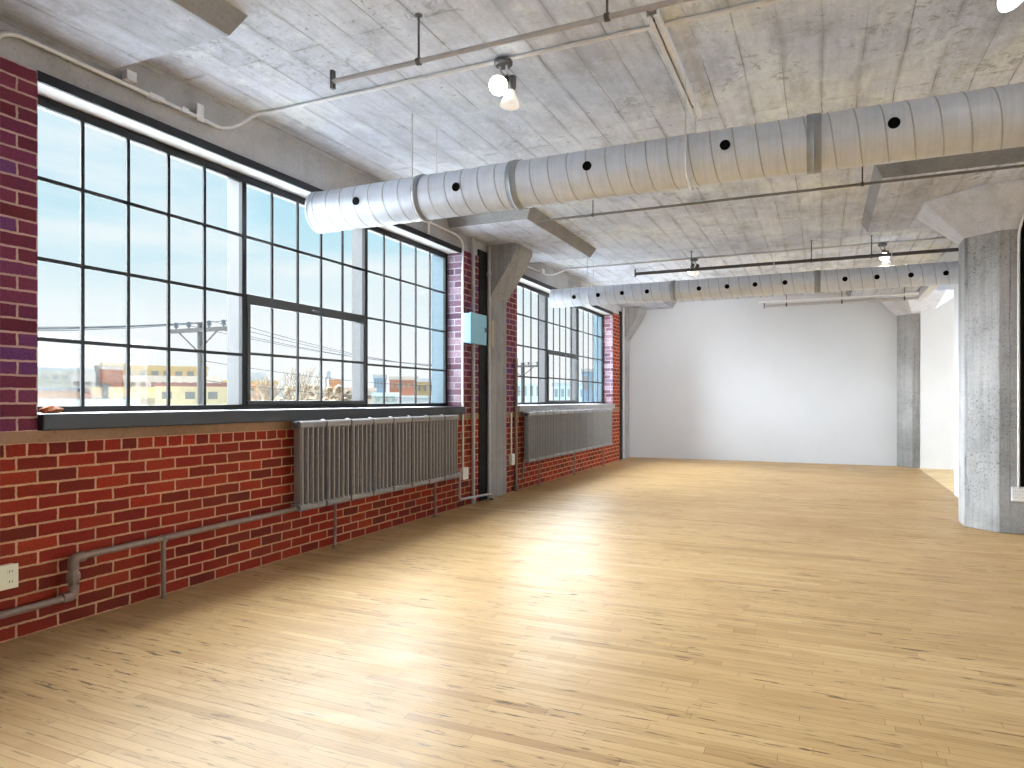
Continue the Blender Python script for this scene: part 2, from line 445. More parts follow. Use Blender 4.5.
struct('wall_right', bm, M['plaster'], 'white wall with added fill-light windows on the far right side', 'wall')

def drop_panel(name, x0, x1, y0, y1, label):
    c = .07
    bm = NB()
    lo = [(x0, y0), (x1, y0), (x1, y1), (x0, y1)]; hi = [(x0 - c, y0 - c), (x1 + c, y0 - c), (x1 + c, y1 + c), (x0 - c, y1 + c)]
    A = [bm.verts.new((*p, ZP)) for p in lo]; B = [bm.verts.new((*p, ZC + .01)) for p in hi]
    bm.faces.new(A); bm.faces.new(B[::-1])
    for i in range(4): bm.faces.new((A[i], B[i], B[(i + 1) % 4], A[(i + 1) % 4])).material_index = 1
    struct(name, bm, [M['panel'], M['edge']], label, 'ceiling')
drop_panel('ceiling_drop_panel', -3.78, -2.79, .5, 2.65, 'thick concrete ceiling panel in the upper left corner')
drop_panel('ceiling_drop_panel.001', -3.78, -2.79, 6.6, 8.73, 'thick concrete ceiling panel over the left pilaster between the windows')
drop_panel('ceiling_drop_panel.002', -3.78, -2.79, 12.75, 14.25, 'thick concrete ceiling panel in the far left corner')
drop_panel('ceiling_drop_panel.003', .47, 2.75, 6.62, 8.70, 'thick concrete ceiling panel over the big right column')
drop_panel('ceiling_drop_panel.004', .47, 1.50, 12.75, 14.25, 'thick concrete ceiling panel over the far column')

# pilasters with brackets on the window wall
for i, (a, b) in enumerate(PIL):
    bm = NB()
    xf = XW + .012
    prof = [(XO + .1, 0), (xf, 0), (xf, 2.44), (xf + .29, 2.87), (xf + .36, 3.02), (xf + .36, ZP), (XO + .1, ZP)]
    prism(bm, prof, 'y', a, b)
    struct('pilaster', bm, M['pilaster'], ['concrete pilaster behind the camera', 'concrete pilaster left of the near window',
           'grey concrete pilaster with a sloping bracket between the two windows', 'concrete pilaster with bracket in the far left corner'][i], 'pilaster', bevel=.006)

def octagon(c, ap):
    e = ap * math.tan(PI / 8)
    return [(c[0] + x, c[1] + y) for x, y in ((-ap, -e), (-e, -ap), (e, -ap), (ap, -e), (ap, e), (e, ap), (-e, ap), (-ap, e))]
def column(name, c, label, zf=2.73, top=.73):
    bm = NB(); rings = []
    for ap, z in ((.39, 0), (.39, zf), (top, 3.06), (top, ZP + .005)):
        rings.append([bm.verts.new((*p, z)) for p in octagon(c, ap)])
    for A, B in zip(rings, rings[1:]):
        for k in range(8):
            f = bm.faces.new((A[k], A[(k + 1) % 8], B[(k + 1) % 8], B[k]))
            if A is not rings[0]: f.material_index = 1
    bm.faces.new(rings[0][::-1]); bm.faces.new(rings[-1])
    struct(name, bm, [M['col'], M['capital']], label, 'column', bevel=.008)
column('column', (1.62, 7.87), 'big octagonal concrete column with flared top on the right')
column('column.001', (1.62, 14.45), 'octagonal concrete column at the right end of the far wall')

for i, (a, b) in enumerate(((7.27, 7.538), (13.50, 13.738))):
    struct('trim_%d' % (i + 2), box(NB(), XW - .05, XW + .006, a, b, 0, 2.98), M['wall_strip'], ['nearly black strip of wall beside the pilaster between the windows', 'nearly black strip of wall beside the far corner pilaster'][i], 'trim')

# ------------------------------------------------------------------ windows
def window(name, y0, label, sill='sill'):
    r = thing(name, label, 'window', (XW, y0 + 2.3, 1.04), kind='structure')
    y1 = y0 + 4.61
    xf, xb = -3.885, -3.918
    # fixed outer frame
    bm = NB()
    box(bm, xb, xf, y0, y1, 2.805, 2.862); box(bm, xb, xf, y0, y1, 1.13, 1.166)
    box(bm, xb, xf, y0, y0 + .05, 1.166, 2.805); box(bm, xb, xf, y1 - .045, y1, 1.166, 2.805)
    child('window_frame', bm, M['steel'], r, bevel=.003)
    child('lintel_plate', box(NB(), XW - .014, XW + .004, y0 - .002, y1 + .002, 2.85, 2.905), M['steel'], r)
    child('soffit', box(NB(), XO + .01, XW - .0145, y0, y1, 2.862, 2.8995), M['soffit'], r)
    sl = child('sill', box(NB(), XO, XW + .045, y0 - .0, y1 - .0, 1.041, 1.128), M[sill], r, bevel=.006)
    child('outer_jamb', box(NB(), XO, xb - .002, y1 - .02, y1 + .001, 1.13, 2.86), M['jamb'], r)
    child('outer_jamb', box(NB(), XO, xb - .002, y0 - .001, y0 + .02, 1.13, 2.86), M['jamb'], r)
    child('inner_jamb', box(NB(), xf + .001, XW - .001, y1 - .008, y1 + .002, 1.13, 2.85), M['brick_pale'], r)
    secs = [(.05, 1.559), (1.602, 3.052), (3.095, 4.565)]
    for a, b in ((1.559, 1.602), (3.052, 3.095)):
        m = child('mullion', box(NB(), xb, xf + .004, y0 + a, y0 + b, 1.166, 2.805), M['steel'], r, bevel=.003)
        bm = NB(); box(bm, -4.035, xb, y0 + a + .004, y0 + b - .004, 1.14, 2.86)
        child('mullion_web', bm, M['mullion'], m)
    starts = [.364, 1.868, 3.368]; zr = [1.532, 1.970, 2.408]
    for k, (a, b) in enumerate(secs):
        bm = NB(); t = .0105
        zb = 1.166
        mats = M['steel'] if k == 0 else M['steel_gray'] if k == 2 else M['steel']
        if k == 1:   # lower half is a pivoting ventilator with its own frame
            s = NB(); fa, fb, za, zt = y0 + a, y0 + b, 1.166, 1.985
            box(s, xb, xf + .012, fa, fb, zt - .075, zt); box(s, xb, xf + .012, fa, fb, za, za + .03)
            box(s, xb, xf + .012, fa, fa + .032, za + .03, zt - .075); box(s, xb, xf + .012, fb - .032, fb, za + .03, zt - .075)
            sash = child('ventilator_sash', s, M['steel_gray'], r, bevel=.003)
            s = NB()
            for j in range(4): box(s, xf - .012, xf, y0 + starts[k] + .2875 * j - t, y0 + starts[k] + .2875 * j + t, za + .03, zt - .075)
            box(s, xf - .012, xf + .001, fa + .032, fb - .032, 1.545 - t, 1.545 + t)
            child('sash_muntins', s, M['steel_gray'], sash)
            s = NB(); tube(s, [(xf + .012, (fa + fb) / 2 - .04, 1.94), (xf + .04, (fa + fb) / 2 - .04, 1.94), (xf + .04, (fa + fb) / 2 + .05, 1.935)], .007, 8, .01)
            child('sash_latch', s, M['steel_gray'], sash)
            zb = 1.985
        for j in range(4): box(bm, xf - .012, xf, y0 + starts[k] + .2875 * j - t, y0 + starts[k] + .2875 * j + t, zb, 2.805)
        for z in zr:
            if z > zb + .05: box(bm, xf - .012, xf + .002, y0 + a, y0 + b, z - t, z + t)
        child('muntins', bm, mats, r)
        child('glass_pane', box(NB(), -3.906, -3.902, y0 + a, y0 + b, 1.16, 2.81), M['glass'], r)
    return r
window('window_1', 2.25, 'large black steel grid window nearest the camera')
window('window_2', 8.40, 'steel grid window farther away past the pilaster', 'sill_gray')
window('window_3', -3.90, 'steel grid window behind the camera')

# right wall windows, added as openings for fill light (frames only, out of view)
for i, (a, b) in enumerate(RW):
    bm = NB()
    for z in (1.0, 1.58, 2.18, 2.76): box(bm, XR + .08, XR + .11, a, b, z, z + .04)
    k = 0
    y = a
    while y < b + .01: box(bm, XR + .08, XR + .11, y - .02, y + .02, 1.0, 2.8); y += (b - a) / 6
    struct('window_%d' % (i + 4), bm, M['steel'], ['unseen steel window added in the right wall behind the camera', 'unseen steel window added in the right wall beyond the column', 'unseen steel window added to brighten the side room'][i], 'window')

# ------------------------------------------------------------------ radiators
def radiator(y0, n, mat, label, legs, bumps=True):
    r = thing('wall_radiator', label, 'radiator', (XW + .1, y0 + n * .1555, .36))
    P = .311
    for k in range(n):
        bm = NB(); a = y0 + k * P + .010; b = y0 + (k + 1) * P - .010
        xa, xb_ = XW + .055, XW + .145
        # headers with rounded section
        for z0, z1 in ((.985, 1.040), (.362, .412)):
            prof = [(xa, z0), (xb_ - .012, z0), (xb_, z0 + .012), (xb_, z1 - .012), (xb_ - .012, z1), (xa, z1)]
            prism(bm, prof, 'y', a, b)
        # five ribs, vee fronted
        for j in range(5):
            yc = a + .028 + j * .0585; w = .0145
            prism(bm, [(xa + .01, yc - w), (xb_ - .022, yc - w), (xb_ - .002, yc - .006), (xb_ - .002, yc + .006), (xb_ - .022, yc + w), (xa + .01, yc + w)], 'z', .40, 1.0)
        # domed lug at the joint on top and the push nipple below
        if k < n - 1:
            lathe(bm, [(.03, -.025), (.036, 0), (.03, .025)], aim((XW + .1, b + .010, 1.017), (0, 1, 0)), 12)
            lathe(bm, [(.028, -.02), (.028, .02)], aim((XW + .1, b + .010, .387), (0, 1, 0)), 12)
        child('radiator_section', bm, mat, r, bevel=.003)
    for y in (y0 - .002, y0 + n * P + .002):
        bm = NB(); lathe(bm, [(.026, -.012), (.026, .006), (.018, .014), (0, .014)], aim((XW + .1, y, 1.01), (0, -1 if y < y0 + .1 else 1, 0)), 8)
        child('end_plug', bm, M['iron'], r)
    for y in legs:
        bm = NB(); tube(bm, [(XW + .08, y, .37), (XW + .08, y, .004)], .012, 10); lathe(bm, [(.028, .0), (.028, .008), (.014, .02)], Matrix.Translation((XW + .08, y, .002)), 12)
        child('support_leg', bm, M['pipe'], r, smooth=True)
    # wall brackets
    for y in (y0 + P, y0 + (n - 1) * P):
        child('bracket', box(NB(), XW + .001, XW + .07, y - .012, y + .012, .98, 1.0), M['iron'], r)
    return r
radiator(4.05, 8, M['radiator'], 'long grey cast iron radiator hung under the near window', [4.54, 6.13])
radiator(8.46, 13, M['radiator2'], 'grey cast iron radiator hung under the far window', [9.0, 10.5, 12.1])

# ------------------------------------------------------------------ pipes along the brick wall
r = thing('steam_pipe', 'brown steam pipe stepping up along the foot of the near brick wall', 'pipe', (XW + .06, 2.4, .15))
bm = NB(); xp = XW + .07
tube(bm, [(xp, -1.0, .145), (xp, 2.39, .158), (xp, 2.39, .36), (xp, 4.0, .375), (XW + .1, 4.06, .385)], .019, 12, .03)
child('pipe_run', bm, M['pipe'], r, smooth=True)
for z, sgn in ((.160, 1), (.358, -1)):
    bm = NB(); tube(bm, [(xp, 2.39 - .06 * sgn, z), (xp, 2.39, z), (xp, 2.39, z + .06 * sgn)], .027, 12, .035)
    child('elbow', bm, M['pipe'], r, smooth=True)
bm = NB(); lathe(bm, [(.027, -.03), (.034, -.01), (.034, .01), (.027, .03)], Matrix.Translation((xp, 2.39, .26)), 10)
child('union_nut', bm, M['pipe'], r)
bm = NB(); tube(bm, [(xp, 2.94, .362), (xp, 2.94, .003)], .014, 10); lathe(bm, [(.024, -.02), (.026, .012), (.02, .02)], Matrix.Translation((xp, 2.94, .362)), 10)
child('support_leg', bm, M['pipe'], r, smooth=True)

r = thing('return_pipe', 'thin pipe dropping from the near radiator and running to the pilaster foot', 'pipe', (XW + .08, 6.7, .1))
bm = NB(); tube(bm, [(XW + .1, 6.52, .40), (XW + .08, 6.66, .40), (XW + .08, 6.66, .11), (XW + .08, 7.46, .075), (XW + .08, 7.46, .003)], .013, 10, .04)
child('pipe_run', bm, M['pipe_gray'], r, smooth=True)
bm = NB(); lathe(bm, [(.028, 0), (.028, .012), (.015, .02)], Matrix.Translation((XW + .08, 7.46, .002)), 12)
child('floor_flange', bm, M['iron'], r)

def riser(y, x, z0, z1, rad, mat, label, extras=()):
    r = thing('riser_pipe', label, 'pipe', (x, y, z0))
    child('pipe_run', tube(NB(), [(x, y, z0), (x, y, z1)], rad, 12), mat, r, smooth=True)
    for z in extras:
        bm = NB(); lathe(bm, [(rad * 1.05, -.03), (rad * 1.4, -.02), (rad * 1.4, .02), (rad * 1.05, .03)], Matrix.Translation((x, y, z)), 12)
        child('coupling', bm, mat, r, smooth=True)
riser(7.07, XW + .035, .003, ZP - .002, .021, M['pipe_gray'], 'grey riser pipe on the brick between near window and pilaster', (.06,))
riser(7.49, XW + .030, .003, ZP - .002, .020, M['pipe_gray'], 'grey riser pipe against the edge of the pilaster', (2.72,))
riser(8.29, XW + .035, .003, 1.75, .021, M['pipe'], 'brownish riser pipe between the pilaster and the far radiator', (.05,))
riser(13.66, XW + .03, .003, ZP - .002, .03, M['pipe_gray'], 'grey riser pipe in the far left corner', (.2,))

r = thing('radiator_valve_pipe', 'short pipe bend feeding the far radiator beside the pilaster', 'pipe', (XW + .08, 8.42, .1))
bm = NB(); tube(bm, [(XW + .035, 8.31, .16), (XW + .08, 8.40, .16), (XW + .1, 8.40, .40), (XW + .1, 8.47, .40)], .013, 10, .03)
child('pipe_run', bm, M['pipe'], r, smooth=True)

# ------------------------------------------------------------------ electrical on the wall
r = thing('electrical_box', 'sky blue electrical box on the brick left of the pilaster', 'electrical box', (XW, 6.97, 1.84))
child('box_body', box(NB(), XW + .056, XW + .15, 6.775, 7.16, 1.84, 2.165), M['blue'], r, bevel=.004)
child('box_cover', box(NB(), XW + .15, XW + .158, 6.765, 7.17, 1.83, 2.175), M['blue'], r, bevel=.003)
for ya, yb in ((6.90, 6.96), (7.10, 7.15)): child('mount_rail', box(NB(), XW + .001, XW + .056, ya, yb, 1.88, 2.12), M['iron'], r)
child('latch', box(NB(), XW + .158, XW + .166, 7.12, 7.15, 1.98, 2.03), M['steel_gray'], r)
o = obj('backing_board', box(NB(), XW + .014, XW + .05, 7.52, 7.60, 1.84, 2.17), M['tan'], bevel=.003)
tag(o, 'narrow tan board fixed to the pilaster beside the blue box', 'board')

def outlet(y0, y1, z0, z1, x, n, mat, label, cat='outlet'):
    r = thing('outlet_box', label, cat, (x, (y0 + y1) / 2, z0))
    child('box_body', box(NB(), x, x + .045, y0, y1, z0, z1), mat, r, bevel=.004)
    child('cover_plate', box(NB(), x + .045, x + .049, y0 - .003, y1 + .003, z0 - .003, z1 + .003), mat, r, bevel=.002)
    w = (y1 - y0) / n
    for k in range(n):
        yc = y0 + w * (k + .5)
        for zc in ((z0 + z1) / 2 - .025, (z0 + z1) / 2 + .025):
            s = child('socket', box(NB(), x + .049, x + .0505, yc - .016, yc + .016, zc - .014, zc + .014), mat, r, bevel=.0008)
            bm = NB(); box(bm, x + .0505, x + .0508, yc - .008, yc - .005, zc - .004, zc + .007); box(bm, x + .0505, x + .0508, yc + .005, yc + .008, zc - .004, zc + .007)
            child('slots', bm, M['black'], s)
    return r
outlet(1.99, 2.125, .272, .385, XW + .001, 2, M['cream'], 'cream double outlet box at the bottom of the left edge')
outlet(6.80, 6.92, .31, .44, XW + .001, 1, M['whitepl'], 'white outlet box low on the brick by the near radiator end')
outlet(8.13, 8.22, .36, .50, XW + .001, 1, M['whitepl'], 'small outlet box low on the brick right of the pilaster')

def conduit(name, pts, rad, mat, label, bend=.06, parts=(), cat='conduit'):
    r = thing(name, label, cat, pts[0])
    child('conduit_run', tube(NB(), pts, rad, 10, bend), mat, r, smooth=True)
    for nm, bm, m in parts: child(nm, bm, m, r)
    return r
xc = XW + .018; zc = ZC - .013
def clampb(p, ax):
    bm = NB(); lathe(bm, [(.013, -.012), (.017, -.012), (.017, .012), (.013, .012)], aim(p, ax), 10); return bm
def jbox(p, s): 
    bm = NB(); obox(bm, Matrix.Translation(Vector(p)), *s); return bm
Yb1 = 3.66
parts = [('junction_box', jbox((xc + .02, 2.74, 3.075), (.045, .06, .055)), M['conduit']),
         ('coupling', jbox((xc, 2.93, 3.03), (.034, .10, .03)), M['conduit']),
         ('coupling', jbox((xc, 3.13, 3.03), (.034, .05, .03)), M['conduit']),
         ('strap', jbox((xc + .006, 3.25, 3.06), (.012, .055, .11)), M['conduit'])]
conduit('electrical_conduit', [(xc, 2.045, .386), (xc, 2.045, 2.99), (xc, 2.13, 3.032), (xc, 3.27, 3.029), (xc, 3.42, 3.022), (xc + .03, 3.52, 3.06), (XW + .13, Yb1 - .02, zc), (XW + .25, Yb1, zc), (5.0, Yb1, zc)], .0125, M['conduit'],
        'pale conduit rising up the left pier, along the beam and across the near ceiling', .07, parts)
parts = [('strap', jbox((xc + .006, 6.10, 2.965), (.012, .03, .13)), M['conduit'])]
conduit('electrical_conduit', [(xc, 5.75, 3.03), (xc, 6.70, 3.025), (xc, 6.848, 2.98), (xc, 6.848, .44)], .0115, M['conduit'],
        'pale conduit along the beam and down the brick to the white outlet', .09, parts)
parts = [('junction_box', jbox((xc + .02, 9.2, 3.04), (.05, .1, .07)), M['conduit'])]
conduit('electrical_conduit', [(xc, 8.1, 3.03), (xc, 9.45, 3.03), (xc + .03, 9.7, 3.08), (XW + .2, 9.88, zc), (XW + .4, 9.9, zc), (1.50, 9.9, zc)], .0125, M['conduit'],
        'thin conduit crossing the far ceiling above the smaller duct', .08, parts)
conduit('electrical_conduit', [(xc, 8.175, .50), (xc, 8.175, 1.03)], .010, M['conduit'], 'short conduit above the small outlet right of the pilaster', 0)

# ------------------------------------------------------------------ ceiling pipes
def hang_pipe(name, x0, x1, y, z, rad, mat, label, rods, end=True, rail=None):
    r = thing(name, label, 'pipe', (x0, y, z))
    child('pipe_run', tube(NB(), [(x0, y, z), (x1, y, z)], rad, 12), mat, r, smooth=True)
    if end:
        bm = NB(); box(bm, x0 - .014, x0 + .006, y - .012, y + .012, z - .04, z + .06)
        child('end_bracket', bm, M['iron'], r)
    for x, ztop in rods:
        bm = NB(); tube(bm, [(x, y, ztop), (x, y, z)], .006, 8)
        lathe(bm, [(.02, -.004), (.02, 0)], Matrix.Translation((x, y, ztop)), 10)
        lathe(bm, [(rad + .002, -.012), (rad + .006, -.012), (rad + .006, .012), (rad + .002, .012)], aim((x, y, z), (1, 0, 0)), 12)
        child('hanger_rod', bm, M['iron'], r)
    if rail:
        child('rail', box(NB(), x0 + rail[0], x1, y - .02 + rail[1], y + .02 + rail[1], z + rail[2], z + rail[2] + .03), M['conduit'], r)
    return r
hang_pipe('ceiling_pipe', -2.46, 5.0, 3.07, 2.958, .013, M['pipe_gray'], 'straight grey pipe hung on rods under the near ceiling', [(-1.91, ZC), (-.9, ZC), (.9, ZC), (2.6, ZC)])
hang_pipe('ceiling_pipe', -2.62, 4.5, 6.50, 3.015, .012, M['pipe_dark'], 'dark thin pipe under the ceiling between duct and column', [(-2.05, ZC), (.31, ZC), (2.0, ZC)], end=False)
hang_pipe('ceiling_pipe', -2.36, 1.51, 9.44, 2.95, .022, M['iron'], 'dark pipe hung above the smaller far duct', [(-1.6, ZC), (-.12, ZC), (.55, ZC)])
hang_pipe('ceiling_pipe', -.90, 1.40, 12.6, 2.815, .024, M['pipe_gray'], 'pipe and pale rail hung in front of the far wall top', [(-.55, ZC), (.3, ZC), (1.2, ZC)], rail=(-.1, -.02, .05))

# slotted channel on the ceiling
r = thing('strut_channel', 'slotted steel channel fixed along the ceiling near the top centre', 'channel', (-.79, 4.2, ZC - .04))
bm = NB(); x0 = -.79
prism(bm, [(x0 - .03, ZC - .001), (x0 - .03, ZC - .045), (x0 - .005, ZC - .045), (x0 - .005, ZC - .038), (x0 - .024, ZC - .038), (x0 - .024, ZC - .008),
           (x0 + .024, ZC - .008), (x0 + .024, ZC - .038), (x0 + .005, ZC - .038), (x0 + .005, ZC - .045), (x0 + .03, ZC - .045), (x0 + .03, ZC - .001)], 'y', 3.50, 4.90)
child('channel_body', bm, M['conduit'], r)
for y in (3.56, 4.72): child('bolt', lathe(NB(), [(.009, -.008), (.009, 0), (0, 0)], Matrix.Translation((x0, y, ZC - .03)), 6), M['iron'], r)

# ------------------------------------------------------------------ ducts
def duct(label, x0, x1, yc, zc_, rad, pitch, collars, holes, hangers):
    r = thing('spiral_duct', label, 'duct', (x0, yc, zc_))
    bm = NB(); seg = 48
    A = []
    for x, rr in ((x0, rad), (x1, rad), (x1, rad - .006), (x0, rad - .006)):
        A.append([bm.verts.new((x, yc + rr * math.cos(2 * PI * k / seg), zc_ + rr * math.sin(2 * PI * k / seg))) for k in range(seg)])
    for i in range(4):
        a, b = A[i], A[(i + 1) % 4]
        for k in range(seg): bm.faces.new((a[k], a[(k + 1) % seg], b[(k + 1) % seg], b[k]))
    body = child('duct_body', bm, M['duct'], r, smooth=True)
    # spiral lock seam
    bm = NB(); n = int((x1 - x0) / pitch * 32); prev = None
    for i in range(n + 1):
        t = i / 32 * 2 * PI; xx = x0 + pitch * i / 32
        c, s = math.cos(t), math.sin(t)
        q = [bm.verts.new((xx + dx, yc + (rad + dr) * c, zc_ + (rad + dr) * s)) for dx, dr in ((-.0045, -.001), (-.0025, .0028), (.0025, .0028), (.0045, -.001))]
        if prev:
            for k in range(3): bm.faces.new((prev[k], prev[k + 1], q[k + 1], q[k]))
        prev = q
    child('spiral_seam', bm, M['seam'], body, smooth=True)
    for x, w in collars:
        bm = NB(); lathe(bm, [(rad + .001, -w / 2), (rad + .007, -w / 2), (rad + .007, -.006), (rad + .011, 0), (rad + .007, .006), (rad + .007, w / 2), (rad + .001, w / 2)], aim((x, yc, zc_), (1, 0, 0)), 48)
        child('collar', bm, M['collar'], r, smooth=True)
    bm = NB(); lathe(bm, [(rad - .004, 0), (rad + .004, 0), (rad + .004, .016), (rad - .004, .016)], aim((x0 - .004, yc, zc_), (1, 0, 0)), 48)
    child('end_ring', bm, M['duct'], r, smooth=True)
    for u, v in holes:
        d = Vector(ray(u, v)); o = Vector((0, 0, H))
        oy, oz = o.y - yc, o.z - zc_; a = d.y ** 2 + d.z ** 2; b = oy * d.y + oz * d.z; c = oy * oy + oz * oz - rad * rad
        disc = max(0, b * b - a * c); t = (-b - math.sqrt(disc)) / a
        p = o + d * t; nrm = Vector((0, p.y - yc, p.z - zc_)).normalized()
        hr = .0255
        bm = NB(); lathe(bm, [(hr, -.004), (hr + .004, .0), (hr + .004, .005), (hr, .0055), (hr - .001, .004), (0, .004)], aim(p, nrm), 20)
        for f in bm.faces:
            f.material_index = 0
        child('air_nozzle', bm, M['black'], r, smooth=True)
    for x in hangers:
        bm = NB(); g = rad + .014
        for sgn in (-1, 1): tube(bm, [(x, yc + sgn * g, ZC), (x, yc + sgn * g, zc_)], .0045, 6)
        arc = [(x, yc + g * math.cos(PI + PI * k / 16), zc_ + g * math.sin(PI + PI * k / 16)) for k in range(17)]
        tube(bm, arc, .006, 6)
        child('hanger_strap', bm, M['conduit'], r)
    return r
duct('large spiral duct with black nozzles crossing the room in front', -3.57, 6.5, 4.28, 2.655, .155, .127,
     [(-2.61, .05), (-1.87, .07), (-.04, .075), (3.0, .07)], [(356, 201), (456, 187), (587, 166), (725, 145), (894, 123)], [-2.61, -.73, 1.9])
duct('smaller spiral duct with many black nozzles near the far wall', -3.57, 1.525, 9.4, 2.675, .132, .127,
     [(-1.82, .06), (-.05, .07)], [(574, 297), (598, 295), (622, 293), (647, 291.5), (699, 288.5), (727, 286.5), (755, 284.5), (785, 282.5), (845, 279), (877, 277), (911, 275), (946, 273)], [-3.0, -.55, .75])
# ------------------------------------------------------------------ spotlights
def par_bulb(root, base, direction, size=1.0, mat='bulb'):
    m = aim(base, direction)
    h = child('lamp_holder', lathe(NB(), [(.018 * size, -.085), (.022 * size, -.08), (.024 * size, -.02), (.020 * size, 0)], m, 16), M['iron'], root, smooth=True)
    bm = lathe(NB(), [(.018 * size, -.005), (.024 * size, .02), (.045 * size, .065), (.050 * size, .085), (.048 * size, .093), (.03 * size, .101), (0, .104)], m, 24)
    child('bulb', bm, M[mat], root, smooth=True)
def spot_fixture(x, y, z, label, heads, arms, watt=0):
    r = thing('spotlight_fixture', label, 'spotlight', (x, y, z), group='ceiling spotlights')
    bm = NB(); lathe(bm, [(0, 0), (.055, 0), (.055, -.018), (.045, -.028), (0, -.028)], Matrix.Translation((x, y, z)), 24)
    child('canopy', bm, M['iron'], r, smooth=True)
    for (bp, d), ap in zip(heads, arms):
        b = Vector((x, y, z)) + Vector(bp); d = Vector(d).normalized()
        bm = NB(); tube(bm, [(x + ap[0], y + ap[1], z - .026), (x + ap[0], y + ap[1], z - .06), tuple(b - d * .07)], .008, 8, .02)
        child('arm', bm, M['pipe_gray'], r, smooth=True)
        par_bulb(r, b, d, 1.12, 'bulb' if tuple(bp) == tuple(heads[0][0]) else 'bulb_dim')
        if watt:
            l = bpy.data.lights.new('spot_beam', 'SPOT'); l.energy = watt; l.spot_size = math.radians(95); l.spot_blend = 1; l.shadow_soft_size = .05; l.color = (1, .97, .92)
            lo = bpy.data.objects.new('spot_beam', l); link(lo, r); lo.location = Vector(bp) + d * .16
            lo.rotation_euler = d.to_track_quat('-Z', 'Y').to_euler()
    return r
HD = [((.015, -.03, -.135), (-.02, -.75, -.55)), ((.05, .0, -.18), (-.08, -.05, -1))]
HD2 = [((-.03, .02, -.12), (-.22, .75, -.34)), ((.03, .0, -.14), (-.33, .75, -.42))]
AR = [(-.02, 0), (.022, 0)]
spot_fixture(-1.70, Yb1, ZC - .02, 'two-bulb ceiling spotlight on the near ceiling left of the steel channel', HD, AR)
spot_fixture(-1.64, 9.9, ZC - .02, 'small ceiling spotlight above the far duct toward the left', HD2, AR, 140)
spot_fixture(.70, 9.9, ZC - .02, 'small ceiling spotlight above the far duct near the big column', HD, AR, 20)
spot_fixture(.75, Yb1, ZC - .02, 'ceiling spotlight cut by the top right corner', [((-.03, -.02, -.17), (.35, -.25, -.8)), ((-.2, .06, -.02), (-.6, .1, -.3))], AR)

# ------------------------------------------------------------------ on the big column
yc0 = 7.87 - .39
def yfl(z): return yc0 - (0 if z < 2.73 else (z - 2.73) / .33 * .34)
r = thing('electrical_conduit', 'white conduit running down the front of the big column', 'conduit', (1.60, yc0, .5))
child('conduit_run', tube(NB(), [(1.615 + .05, yfl(3.0) - .014, 3.0), (1.60, yfl(2.73) - .016, 2.72), (1.60, yc0 - .014, .426)], .011, 10, .08), M['whitepl'], r, smooth=True)
r = thing('cable_channel', 'black cable channel beside the white conduit on the big column', 'cable channel', (1.66, yc0, .5))
bm = NB()
prism(bm, [(yc0 - .03, .43), (yc0 - .002, .43), (yc0 - .002, 2.73), (yfl(3.0) - .002, 3.0), (yfl(3.0) - .03, 3.0), (yc0 - .03, 2.72)], 'x', 1.618, 1.72)
child('channel_body', bm, M['black'], r)
r = thing('outlet_box', 'white outlet box at the foot of the big column', 'outlet', (1.62, yc0, .39))
child('box_body', box(NB(), 1.545, 1.70, yc0 - .05, yc0 - .001, .295, .425), M['conduit'], r, bevel=.004)
for x in (1.575, 1.625, 1.675):
    for z in (.332, .389):
        s = child('socket', box(NB(), x - .018, x + .018, yc0 - .053, yc0 - .05, z - .02, z + .02), M['whitepl'], r, bevel=.001)
        bm = NB(); box(bm, x - .008, x - .005, yc0 - .0534, yc0 - .053, z - .004, z + .007); box(bm, x + .005, x + .008, yc0 - .0534, yc0 - .053, z - .004, z + .007)
        child('slots', bm, M['black'], s)

# brown lump on the sill
bm = NB(); bmesh.ops.create_icosphere(bm, subdivisions=3, radius=1)
for v in bm.verts:
    n_ = 1 + .22 * math.sin(7 * v.co.x + 3 * v.co.y) * math.cos(5 * v.co.z + 4 * v.co.x)
    v.co = Vector((v.co.x * .035 * n_, v.co.y * .055 * n_, max(v.co.z, -.5) * .024 * n_))
zmin = min(v.co.z for v in bm.verts)
bmesh.ops.translate(bm, verts=bm.verts[:], vec=(-3.78, 2.37, 1.128 - zmin))
tag(obj('brown_sponge', bm, M['rust'], smooth=True), 'small crumpled brown lump on the left end of the near window sill', 'sponge')

# blank covers painted over on the far wall
for x in (-.55, -.12):
    o = obj('blank_wall_plate', box(NB(), x - .05, x + .05, YF - .012, YF - .0005, .30, .42), M['white'], bevel=.004)
    tag(o, 'white blank plate low on the far wall, ' + ('the left of two' if x < -.3 else 'the right of two'), 'wall plate')

# ------------------------------------------------------------------ outside
E_ = {}
for nm, c in dict(brick=(160, 104, 72), tanb=(226, 196, 150), peach=(240, 206, 178), cream=(238, 232, 214), yellow=(252, 232, 190), white=(240, 243, 242), blue=(150, 176, 196),
                  red=(176, 132, 122), grey=(196, 198, 198), pale=(214, 228, 232), win=(158, 156, 150), dark=(96, 100, 106), wood=(86, 84, 82), twig=(158, 146, 132), shrub=(150, 132, 108), orange=(226, 176, 140), green=(176, 190, 184)).items():
    E_[nm] = plain('outside_' + nm, tuple(int(q * .92) for q in c), .8, var=.06, scale=1.5, spec=.1)
E_['ground'] = plain('outside_ground', (62, 62, 64), .9, var=.08, scale=.05, spec=.1)
E_['wire'] = plain('outside_wire', (62, 66, 70), .8, spec=.1)
GZ = -9.0
bm = NB(); box(bm, -900, -6, -300, 900, GZ - .5, GZ)
struct('ground_outside', bm, E_['ground'], 'pale city ground outside the windows', 'ground')

def frame_at(u, d):
    p = depth(u, VH, d); a = math.atan2(p.x, p.y)     # facade turned to the view
    return p, Matrix.Translation(Vector((p.x, p.y, 0))) @ Matrix.Rotation(-a, 4, 'Z')

